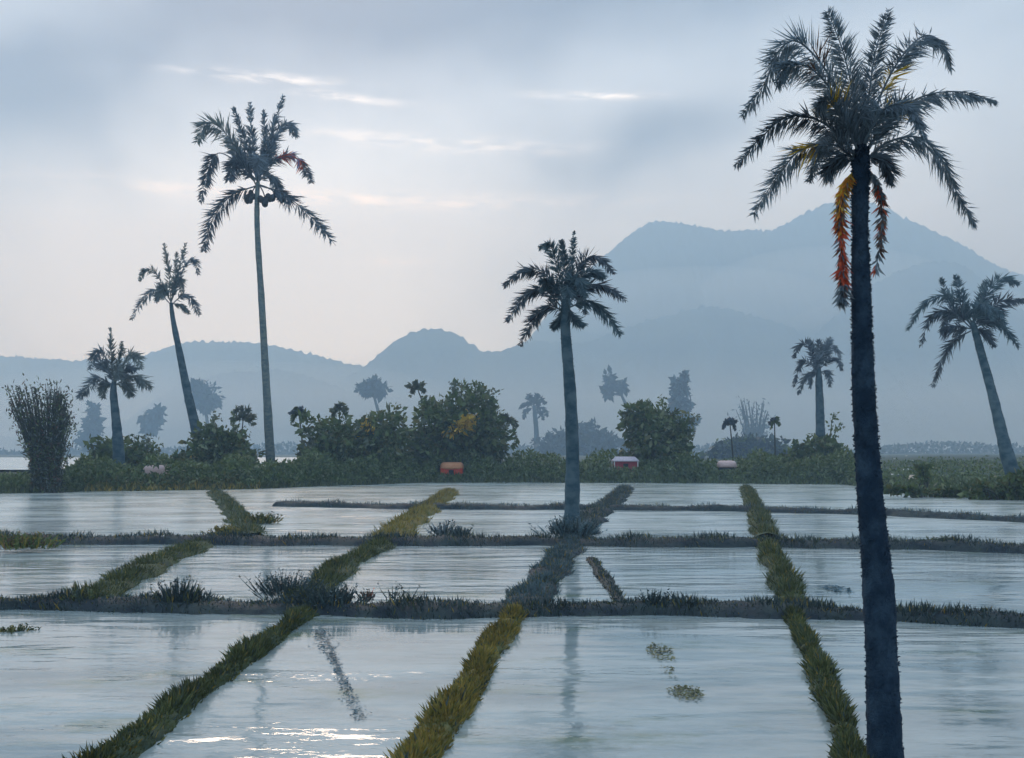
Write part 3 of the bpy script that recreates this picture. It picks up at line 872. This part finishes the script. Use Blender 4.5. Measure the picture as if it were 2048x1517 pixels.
bush('solid dark bush beside the hut with the grey roof', 106, [(1310, 875, 58, 60), (1285, 850, 34, 34), (1345, 880, 40, 56), (1310, 920, 76, 36)], 6200, mats=('bush', 'bush_olive', 'bush_grey'), share=[.76, .19, .05],
     sprigs=[(1255, 860, 1242, 825, 9, 'bush'), (1300, 830, 1296, 800, 9, 'bush'), (1325, 830, 1322, 795, 10, 'bush'), (1370, 855, 1392, 835, 14, 'bush_grey')])
bush('low dark mound of bushes under the small right-hand palm', 104, [(1640, 915, 62, 38), (1600, 935, 56, 26), (1690, 938, 50, 26)], 4600, sprigs=[(1600, 905, 1592, 885, 10, 'bush'), (1620, 895, 1618, 872, 9, 'bush'), (1660, 890, 1668, 825, 8, 'bush'), (1665, 895, 1682, 845, 10, 'bush')])
bush('dull blue-green mound beyond the hut with dark walls', 300, [(1500, 905, 70, 32), (1450, 915, 50, 18), (1560, 915, 50, 20)], 3200, 8, ('far', 'bush'), [.7, .3], group='hazy trees beyond the bushes')
bush('hazy blue thicket behind the middle palm', 620, [(1165, 878, 42, 32), (1205, 888, 44, 26), (1115, 892, 44, 24)], 2800, 8, ('far',), [1.0], group='hazy trees beyond the bushes')


def tree(label, d, lobes, n, trunk, lpx=8, mats=('far',), name='tree', tw=5, share=None):
    s = d / F
    X = (trunk[0][0] - 1024) / F * d
    base = np.array((X, d, float(ground_z(X, d)) - .2))
    root = tag(empty(name, base), label, 'tree', 'hazy trees beyond the bushes')
    tp = [base] + [P(x, y, d) for x, y in trunk[1:]]
    mb = MB()
    c = spline(tp, 26)
    tube(mb, c, np.linspace(tw, tw * .5, 26) * s, 8)
    limb_set(mb, c[-2], [P(l[0] + rng.uniform(-.4, .4) * l[2], l[1], d + rng.uniform(-.4, .4) * l[2] * s) for l in lobes for _ in range(3)], tw * .35 * s)
    mb.build('trunk', M['wood'], root, smooth=True)
    foliage(root, lobes, d, n, lpx, list(mats), share, name='crown')
    return root


tree('hazy blue round-crowned tree behind the leaning palm at left', 760, [(408, 782, 28, 22), (392, 800, 16, 16), (425, 795, 18, 18), (410, 810, 24, 14)], 1700, [(418, 915), (416, 860), (410, 810)])
tree('hazy blue tree with lopsided crown between the two left palms', 760, [(298, 842, 22, 17), (314, 826, 16, 11), (304, 858, 16, 9), (322, 818, 8, 5)], 1200, [(282, 915), (286, 885), (298, 855)])
tree('dark umbrella-shaped tree above the dome-shaped bush', 730, [(745, 770, 20, 14), (728, 778, 16, 11), (762, 778, 17, 11), (745, 784, 26, 7)], 1600, [(770, 915), (760, 840), (748, 792)])
tree('hazy blue tree with ragged crown right of the middle palm', 760, [(1218, 758, 10, 14), (1240, 772, 15, 13), (1216, 785, 9, 12), (1226, 772, 12, 10)], 1000, [(1268, 915), (1258, 830), (1242, 788)])
tree('hazy teal cone-shaped tree at far left beside the short palm', 700, [(186, 822, 9, 16), (185, 842, 16, 18), (184, 865, 24, 20), (184, 885, 34, 14)], 2300, [(186, 918), (186, 880), (187, 815)])
tree('tall hazy teal cone-shaped tree behind the solid dark bush', 620, [(1370, 755, 7, 14), (1362, 775, 18, 18), (1358, 800, 24, 24), (1356, 830, 26, 24), (1368, 850, 26, 20)], 3200, [(1362, 918), (1362, 860), (1369, 752)], mats=('far', 'frond_teal'), share=[.6, .4])


def fan_clump(label, d, base_px, base_w, tips, n_culm, n_leaf, lpx, mats, share, culm_mat, group, leaf_from=.15, cw=2.2):
    """a bamboo-like clump: culms that spread like a fan, leaves along them"""
    s = d / F
    X = (base_px[0] - 1024) / F * d
    z0_ = float(ground_z(X, d))
    z0_ = max(z0_, -.05)
    root = tag(empty('bamboo_clump', (X, d, z0_)), label, 'bamboo', group)
    tips = np.array(tips, float)
    mb = MB(); lv = MB()
    per = n_leaf // n_culm
    for kk in range(n_culm):
        f = rng.random()
        tx = np.interp(f, np.linspace(0, 1, len(tips)), tips[:, 0]) + rng.normal(0, 4)
        ty = np.interp(f, np.linspace(0, 1, len(tips)), tips[:, 1]) + abs(rng.normal(0, 26))
        bx = base_px[0] + (f - .5) * base_w + rng.normal(0, base_w * .12)
        b = np.array(((bx - 1024) / F * d, d + rng.normal(0, base_w * .2) * s, z0_ - .1))
        tip = P(tx, ty, d + rng.normal(0, base_w * .5) * s)
        midx = bx + (tx - bx) * .2; mid = P(midx, base_px[1] + (ty - base_px[1]) * .45, d)
        c = spline([b, mid, tip], 16)
        tube(mb, c, np.linspace(cw, cw * .25, 16) * s, 5)
        t = rng.random(per) ** .75 * (1 - leaf_from) + leaf_from
        t = np.where(rng.random(per) < .6, rng.uniform(.02, .6, per), t)
        j = np.clip((t * 15).astype(int), 0, 14)
        pp = c[j] + (c[j + 1] - c[j]) * rng.random((per, 1)) + rng.normal(0, 1, (per, 3)) * (3 + 6 * t)[:, None] * s
        mi = rng.choice(len(mats), per, p=share)
        dirs = np.stack([rng.normal(0, .6, per), rng.normal(0, .6, per), rng.normal(.25, .8, per)], 1)
        leaves(lv, pp, dirs, rng.uniform(.6, 1.3, per) * lpx * s, lpx * .32 * s, mi)
    mb.build('culms', M[culm_mat], root)
    lv.build('foliage', [M[x] for x in mats], root)
    return root


fan_clump('dark fan-shaped bamboo clump standing at left edge of the water', 74, (92, 992), 38, [(14, 775), (45, 765), (75, 772), (108, 762), (132, 785), (142, 830)], 110, 9500, 10,
          ['bamboo', 'bush', 'frond_soft', 'brown'], [.52, .25, .15, .08], 'wood', 'bamboo clumps')
fan_clump('pale hazy fan-shaped bamboo far off near the hut with dark walls', 640, (1508, 905), 30, [(1472, 800), (1492, 790), (1512, 785), (1528, 800), (1532, 830)], 40, 1100, 8, ['far', 'frond_teal'], [.5, .5], 'wood', 'bamboo clumps')


def plumed(label, d, x, y, stem, rays, mats, wpx=8, nl=26, name='banana_plant', cat='plant', lw=5):
    """small plant with a tuft of arching leaves on a thin stem"""
    s = d / F
    X = (stem[0][0] - 1024) / F * d
    base = np.array((X, d, float(ground_z(X, d)) - .1))
    root = tag(empty(name, base), label, cat, 'tufted plants above the bushes')
    mb = MB()
    c = spline([base] + [P(a, b, d) for a, b in stem[1:]] + [P(x, y, d)], 20)
    tube(mb, c, np.linspace(2.0, 1.0, 20) * s, 6)
    mb.build('stem', M['wood'], root, smooth=True)
    for (tx, ty) in rays:
        mid = P((x + tx) / 2, min(y, ty) - abs(tx - x) * .18 + (y - min(y, ty)) * .35, d + rng.normal(0, 4) * s)
        mb = MB()
        frond(mb, [P(x, y, d), mid, P(tx, ty, d + rng.normal(0, 8) * s)], wpx * 1.35 * s, nl, lw * s, 0, (), d, .9 * s)
        mb.build('leaf', M[mats[rng.integers(len(mats))]], root)
    return root


plumed('dark tufted plant left of the centre-left bush', 100, 598, 832, [(606, 950), (604, 880)], [(578, 826), (582, 850), (590, 815), (604, 812), (618, 826), (614, 850)], ['frond_dark', 'bush'], 8)
plumed('pale olive tufted plant above the gap between two bushes', 100, 679, 822, [(682, 950), (680, 870)], [(660, 822), (664, 834), (672, 808), (684, 806), (696, 818), (694, 834)], ['frond_olive'], 9)
plumed('olive tufted plant reaching out left of the largest bush', 106, 836, 780, [(852, 950), (846, 820)], [(810, 772), (820, 796), (830, 764), (848, 766), (850, 784)], ['frond_olive', 'bush_grey'], 9)
plumed('olive banana plant with thick stem beside the tall left palm', 98, 486, 842, [(480, 955), (482, 890)], [(462, 838), (468, 820), (482, 814), (498, 818), (510, 832), (508, 850)], ['frond_olive', 'bush_grey'], 13, 22)
plumed('drooping olive plant at right end of the largest bush', 107, 1014, 845, [(1000, 955), (1004, 890)], [(1000, 838), (1010, 828), (1026, 836), (1036, 852), (1034, 882), (998, 860)], ['frond_olive', 'bush_grey'], 10)
plumed('small dark tufted plant left of the far hazy bamboo', 120, 1460, 850, [(1468, 950), (1464, 890)], [(1444, 858), (1448, 842), (1462, 838), (1474, 840), (1472, 862)], ['frond_dark', 'bush'], 8)
plumed('small dark tufted plant right of the far hazy bamboo', 120, 1549, 846, [(1551, 950), (1550, 890)], [(1538, 846), (1544, 836), (1554, 836), (1560, 850), (1542, 858)], ['bush', 'frond_dark'], 7)

# far wood below the hills, low undergrowth on the bank
mb = MB()
k = 26000
xx = rng.uniform(-300, 2350, k)
dd = rng.uniform(820, 1000, k)
top = 897 + 7 * sinnoise(xx * .012, 21, 5) * .5 - 9 * np.exp(-((xx - 1900) / 90) ** 2) - 8 * np.exp(-((xx - 1500) / 70) ** 2) - 6 * np.exp(-((xx - 560) / 60) ** 2) + 3 * np.exp(-((xx - 60) / 80) ** 2) * 4
yy = top + (936 - top) * rng.random(k) ** 1.3
X = (xx - 1024) / F * dd
c = np.stack([X, dd, np.maximum(H + (YH - yy) / F * dd, .2)], 1)
leaves(mb, c, rng.normal(size=(k, 3)), rng.uniform(2.3, 5.2, k), rng.uniform(1.5, 3.0, k))
tag(mb.build('far_wood', M['far']), 'hazy blue line of far woodland below the hills', 'woodland', kind='stuff')

HUTS = [(310, 930, 950, 28, 86), (903, 918, 952, 28, 102), (1250, 908, 938, 32, 102), (1455, 916, 943, 24, 102)]
mb = MB()
k = 46000
xx = rng.uniform(-60, 1745, k)
sd_ = np.abs(rng.normal(0, 5.0, k)) + .8
dd = shore(xx) + sd_
hgt = (2.15 + .55 * sinnoise(xx * .035, 31, 5)) * np.interp(xx, (-60, 120, 170, 560, 620, 1180, 1220, 1420, 1460, 1700, 1745), (.2, .25, .8, .8, .95, 1.0, .9, .9, .9, .9, .4))
X = (xx - 1024) / F * dd
gz_ = ground_z(X, dd)
z = gz_ + np.clip(hgt, .3, 3) * rng.random(k) * np.clip(sd_ / 4, .25, 1)
keep = np.ones(k, bool)
ypx = YH - F * (z - H) / dd
for (hx, ha, hb, hw, hd) in HUTS: keep &= ~((np.abs(xx - hx) < hw) & (ypx > ha) & (ypx < hb + rng.normal(0, 1.5, k)) & (dd < hd + 1))
c = np.stack([X, dd, z], 1)[keep]; k = len(c)
fr = (xx[keep] > 1130) & (sd_[keep] < 2.6)
mi = np.where(fr & (rng.random(k) < .6), 2, np.where((xx[keep] < 480) & (xx[keep] > 170) & (sd_[keep] < 2) & (rng.random(k) < .6), 1, 0))
leaves(mb, c, rng.normal(size=(k, 3)) + np.array((0, 0, .3)), rng.uniform(.25, .6, k), rng.uniform(.14, .26, k), mi)
tag(mb.build('undergrowth', [M['bush'], M['bush_olive'], M['grass_light']]), 'low dark undergrowth covering the far bank', 'undergrowth', kind='stuff')
# sparse scrub on the open slope at right
mb = MB()
k = 9000
xx = rng.uniform(1745, 2400, k); sd_ = rng.random(k) ** 1.5 * 60
dd = shore(xx) + sd_
X = (xx - 1024) / F * dd
h_ = np.clip(.35 + .38 * sinnoise(xx * .05 + sd_ * .3, 41, 4), .06, 1.2)
z = ground_z(X, dd) + h_ * rng.random(k)
leaves(mb, np.stack([X, dd, z], 1), rng.normal(size=(k, 3)) + np.array((0, 0, .3)), rng.uniform(.22, .55, k), rng.uniform(.12, .25, k), np.where(rng.random(k) < .32, 1, 0))
tag(mb.build('scrub', [M['bush'], M['grass_light']]), 'grey-green scrub on the open slope behind the foreground palm', 'scrub', kind='stuff')
bush('small dark upright shrub on the open slope at right', 72, [(1848, 940, 9, 16), (1846, 952, 10, 12)], 320, 7, group='shrubs of the right slope')
bush('low dark shrub mass at foot of the leaning right palm', 63, [(2030, 975, 46, 22), (1985, 985, 40, 12), (2070, 965, 40, 26)], 2200, 9, group='shrubs of the right slope')
bush('long low dark shrub at water edge left of the leaning right palm', 66, [(1900, 984, 40, 9), (1830, 982, 40, 8), (1950, 986, 40, 9)], 1500, 8, group='shrubs of the right slope')


# ------------------------------------------------------------------ huts
def box(mb, a, b, mat=0):
    x0, y0, z0 = a; x1, y1, z1 = b
    v = [(x, y, z) for x in (x0, x1) for y in (y0, y1) for z in (z0, z1)]
    mb.add(v, [(0, 1, 3, 2), (4, 6, 7, 5), (0, 4, 5, 1), (2, 3, 7, 6), (0, 2, 6, 4), (1, 5, 7, 3)], mat)


def hut(label, d, x, y_base, y_eave, y_top, wpx, rpx, wall_m, roof_m, trim=None, hip=.55, rounded=False):
    """small field hut: boarded walls, hipped roof with overhang, dark doorway, corner posts"""
    s = d / F
    X = (x - 1024) / F * d
    gzv = float(ground_z(X, d)) - .1
    ze, zt = H + (YH - y_eave) * s, H + (YH - y_top) * s
    hw, rw = wpx * s / 2, rpx * s / 2
    dp = hw * .8
    root = tag(empty('hut', (X, d + dp, gzv)), label, 'hut', 'field huts on the far bank')
    mb = MB(); box(mb, (X - hw, d, gzv), (X + hw, d + 2 * dp, ze)); mb.build('wall', M[wall_m], root)
    o_ = rw - hw
    y0_, y1_ = d - o_, d + 2 * dp + o_
    rl = rw * hip
    ym = d + dp
    th = .10
    def roofshape(dz):
        return [(X - rw, y0_, ze + dz), (X + rw, y0_, ze + dz), (X + rw, y1_, ze + dz), (X - rw, y1_, ze + dz), (X - rl, ym - .15, zt + dz), (X + rl, ym - .15, zt + dz), (X + rl, ym + .15, zt + dz), (X - rl, ym + .15, zt + dz)]
    mb = MB()
    if rounded:      # thatch with rounded shoulders
        an = np.linspace(0, 2 * math.pi, 28, endpoint=False)
        sq = lambda t: np.sign(t) * np.abs(t) ** .55
        ex, ey = sq(np.cos(an)), sq(np.sin(an))
        rings = []
        for t in (-.12, 0, .18, .36, .54, .72, .88, 1.0):
            f = .97 if t < 0 else max(.02, math.cos(t * math.pi / 2) ** .55)
            rings.append(np.stack([X + ex * rw * (hip + (1 - hip) * f if t < 1 else hip * .5), ym + ey * (dp + o_) * f, np.full(28, (ze - .08) if t < 0 else ze + (zt - ze) * math.sin(t * math.pi / 2))], 1) + rng.normal(0, .012, (28, 3)))
        v = np.concatenate(rings); nr = len(rings)
        i = np.arange(nr - 1)[:, None] * 28; j = np.arange(28)[None]; j2 = (j + 1) % 28
        mb.add(v, np.stack([i + j, i + j2, i + 28 + j2, i + 28 + j], -1).reshape(-1, 4))
        top = (nr - 1) * 28
        mb.q.append(np.array([(top + a_, top + a_ + 1, top + 26 - a_, top + 27 - a_) for a_ in range(13)])); mb.m.append(np.zeros(13, int))
        mb.q.append(np.array([(27 - a_, 26 - a_, a_ + 1, a_) for a_ in range(13)])); mb.m.append(np.zeros(13, int))
        r_ = mb.build('roof', M[roof_m], root, smooth=True)
    else:
        v = roofshape(.02) + [(a, b, ze - .08) for a, b, _ in roofshape(0)[:4]]
        mb.add(v, [(0, 1, 5, 4), (1, 2, 6, 5), (2, 3, 7, 6), (3, 0, 4, 7), (4, 5, 6, 7), (0, 8, 9, 1), (1, 9, 10, 2), (2, 10, 11, 3), (3, 11, 8, 0), (8, 11, 10, 9)])
        r_ = mb.build('roof', M[roof_m], root)
        mb = MB(); box(mb, (X - rl * .98, ym - .12, zt + .021), (X + rl * .98, ym + .12, zt + .10)); mb.build('ridge_cap', M[roof_m], r_)
    mb = MB(); box(mb, (X - hw * .25, d - .03, gzv), (X + hw * .2, d + .02, gzv + (ze - gzv) * .82)); mb.build('door', M['dark'], root)
    if trim:
        for sx in (-1, 1):
            mb = MB(); box(mb, (X + sx * rw * .9 - .05, y0_ + .05, gzv), (X + sx * rw * .9 + .05, y0_ + .15, ze - .085)); mb.build('post', M[trim], root)
    return root


hut('small hut with faded pink roof at left on the far bank', 86, 310, 962, 949, 931, 42, 56, 'dark', 'pink_roof', hip=.5, rounded=True)
hut('bright red hut with rounded orange roof below the largest bush', 102, 903, 955, 937, 925, 44, 48, 'red_wall', 'tan_roof', hip=.55, rounded=True)
hut('maroon hut with pinkish grey roof and white posts', 102, 1252, 940, 922, 914, 44, 52, 'maroon', 'grey_roof', 'white', hip=.75)
hut('low dark-walled hut with pale pink roof at right of centre', 102, 1456, 944, 934, 922, 32, 38, 'navy', 'pink_roof', hip=.5, rounded=True)
hut('tiny cream hut on the open slope behind the foreground palm', 80, 1826, 966, 957, 951, 9, 12, 'cream', 'cream')
hut('tiny white-roofed shelter highest on the right slope', 105, 1814, 946, 942, 938, 9, 13, 'cream', 'white')
hut('tiny low white-roofed shelter nearest the foreground palm', 95, 1792, 956, 953, 948, 12, 19, 'grey_roof', 'white')


# ------------------------------------------------------------------ plants on the banks and in the water
def tuft(label, x, y, w_px, h_px, n, mats, share=None, name='grass_tuft', z=.12, spread=1.0, lw=3.5, cat='tuft', leafy=False, blossom=None):
    g = G(x, y, z); d = float(g[1]); s = d / F
    root = tag(empty(name, g), label, cat, 'tufts on the field banks')
    bx = rng.normal(0, w_px * .28, n); by = rng.normal(0, w_px * .2, n)
    c = g + np.stack([bx * s, by * s, np.full(n, -.04)], 1)
    dirs = np.stack([bx / w_px * 1.5 * spread + rng.normal(0, .22, n), by / w_px * 1.2 + rng.normal(0, .22, n), np.ones(n)], 1)
    ln = h_px * s * rng.uniform(.45, 1.1, n)
    mi = rng.choice(len(mats), n, p=share)
    mb = MB()
    leaves(mb, c, dirs, ln, lw * s, mi)
    if leafy:
        k = n * 4
        j = rng.integers(0, n, k)
        pp = c[j] + unit(dirs)[j] * (ln[j] * rng.uniform(.2, 1.0, k))[:, None]
        leaves(mb, pp, rng.normal(size=(k, 3)), rng.uniform(.6, 1.2, k) * 7 * s, 3.2 * s, mi[j])
    mb.build('blades', [M[m_] for m_ in mats], root)
    return root


tuft('square dark shrub standing on the nearest bank at left', 362, 1205, 52, 56, 150, ['grass_slate', 'grass_green'], [.8, .2], leafy=True, name='shrub', cat='shrub')
tuft('wide fan-shaped blue-grey shrub at foot of the centre-left banks', 572, 1192, 80, 60, 210, ['grass_slate', 'grass_blue'], [.65, .35], leafy=True, name='shrub', cat='shrub', spread=1.15, lw=2.4)
tuft('low dark shrub where two banks meet left of the centre', 652, 1208, 92, 44, 260, ['grass_slate'], None, leafy=True, name='shrub', cat='shrub')
tuft('small reddish plant on the nearest bank', 735, 1200, 16, 26, 26, ['brown', 'red', 'grass_slate'], [.55, .1, .35], leafy=True)
tuft('two-stemmed thin dark weed on the nearest bank', 786, 1202, 16, 44, 12, ['grass_slate'], leafy=True, lw=2.2)
tuft('tall thin dark weed on the nearest bank left of the centre', 812, 1206, 20, 48, 16, ['grass_green', 'grass_slate'], leafy=True, lw=2.2)
tuft('ragged dark tuft on the nearest bank right of the centre', 1306, 1212, 34, 40, 60, ['grass_slate'], leafy=True)
tuft('small spiky tuft on the nearest bank far right of the centre', 1375, 1214, 24, 24, 30, ['grass_slate'], leafy=True)
tuft('taller blue-grey tuft on the second bank left of the middle palm', 888, 1072, 26, 36, 44, ['grass_slate', 'frond'], [.7, .3], leafy=True)
tuft('shorter blue-grey tuft on the second bank nearest the middle palm', 919, 1072, 18, 30, 30, ['grass_slate', 'frond'], [.7, .3], leafy=True)
tuft('brown-green bushy clump at left end of the second bank', 45, 1096, 90, 36, 240, ['grass_olive', 'bush', 'brown'], [.25, .6, .15], leafy=True, name='shrub', cat='shrub')
tuft('olive clump in the far left field', 452, 1070, 40, 22, 110, ['grass_olive', 'grass_green'], [.6, .4], leafy=True, z=0.02)
tuft('round green clump beside the tall palm reflection', 520, 1046, 48, 22, 130, ['grass_olive', 'grass_green'], [.4, .6], leafy=True, z=0.02)
tuft('dark low clump near right end of the second bank', 1890, 1088, 56, 16, 120, ['grass_green'], leafy=True, z=0.02)
tuft('dense bluish undergrowth around foot of the middle palm', 1142, 1072, 66, 44, 190, ['grass_slate', 'frond_teal'], [.5, .5], leafy=True, name='shrub', cat='shrub')
tuft('vivid green leafy clump on the nearest bank at left', 180, 1200, 70, 28, 150, ['grass_green', 'grass_light'], [.75, .25], leafy=True)
tuft('small green clump at left edge of the nearest field', 30, 1262, 60, 16, 80, ['grass_olive', 'grass_green'], [.4, .6], leafy=True, z=0.0)


def weed(label, x, y, rx, ry, n, mat):
    """a raft of floating leaves"""
    g = G(x, y, 0.0); d = float(g[1]); s = d / F
    ryg = ry * d * d / (F * H)
    root = tag(empty('weed_or_reflection', g), label, 'water weed', 'floating weed in the fields')
    a = rng.uniform(0, 2 * math.pi, n); r = np.sqrt(rng.random(n)) * rng.uniform(.8, 1.1, n)
    c = g + np.stack([np.cos(a) * r * rx * s, np.sin(a) * r * ryg, rng.uniform(.005, .03, n)], 1)
    an = rng.uniform(0, 2 * math.pi, n)
    mb = MB()
    leaves(mb, c, np.stack([np.cos(an), np.sin(an), rng.uniform(.0, .35, n)], 1), rng.uniform(5, 10, n) * s, 5 * s, 0, roll=(0, 0, 1.))
    mb.build('leaves', M[mat], root)
    return root


weed('green raft of weed in the near field, nearest the viewer', 1372, 1388, 34, 15, 300, 'weed')
weed('green raft of weed further back in the near field', 1322, 1306, 28, 18, 200, 'weed')
weed('thin scatter of weed between the two green rafts', 1340, 1345, 18, 14, 30, 'weed')
weed('dark teal patch of weed left of the foreground palm', 1676, 1180, 26, 7, 150, 'weed_reflection_teal')


def reflection_streak(label, p0, p1, wpx, n, mat):
    """a streak of leaves laid on the water as a painted palm reflection"""
    a, b = G(*p0), G(*p1)
    root = tag(empty('weed_or_reflection', (a + b) / 2 * np.array((1, 1, 0))), label, 'water weed', 'floating weed in the fields')  # leaf colour imitates a reflected palm; it is not growing weed
    t = rng.random(n); t = t + .006 * np.sin(t * 40)
    c = a + (b - a) * t[:, None]
    s = c[:, 1] / F
    c = c + np.stack([rng.normal(0, wpx * .4, n) * s * (.8 + .3 * np.sin(t * 9)), rng.normal(0, .05, n), rng.uniform(.004, .02, n)], 1)
    an = rng.uniform(0, 2 * math.pi, n)
    mb = MB()
    leaves(mb, c, np.stack([np.cos(an), np.sin(an), rng.uniform(0, .2, n)], 1), rng.uniform(4, 9, n) * s, 4 * s, 0, roll=(0, 0, 1.))
    mb.build('leaves', M[mat], root)
    return root


reflection_streak('slanting dull teal streak painted as a palm reflection in the near field left of the centre', (640, 1262), (722, 1440), 20, 800, 'weed_reflection_teal')
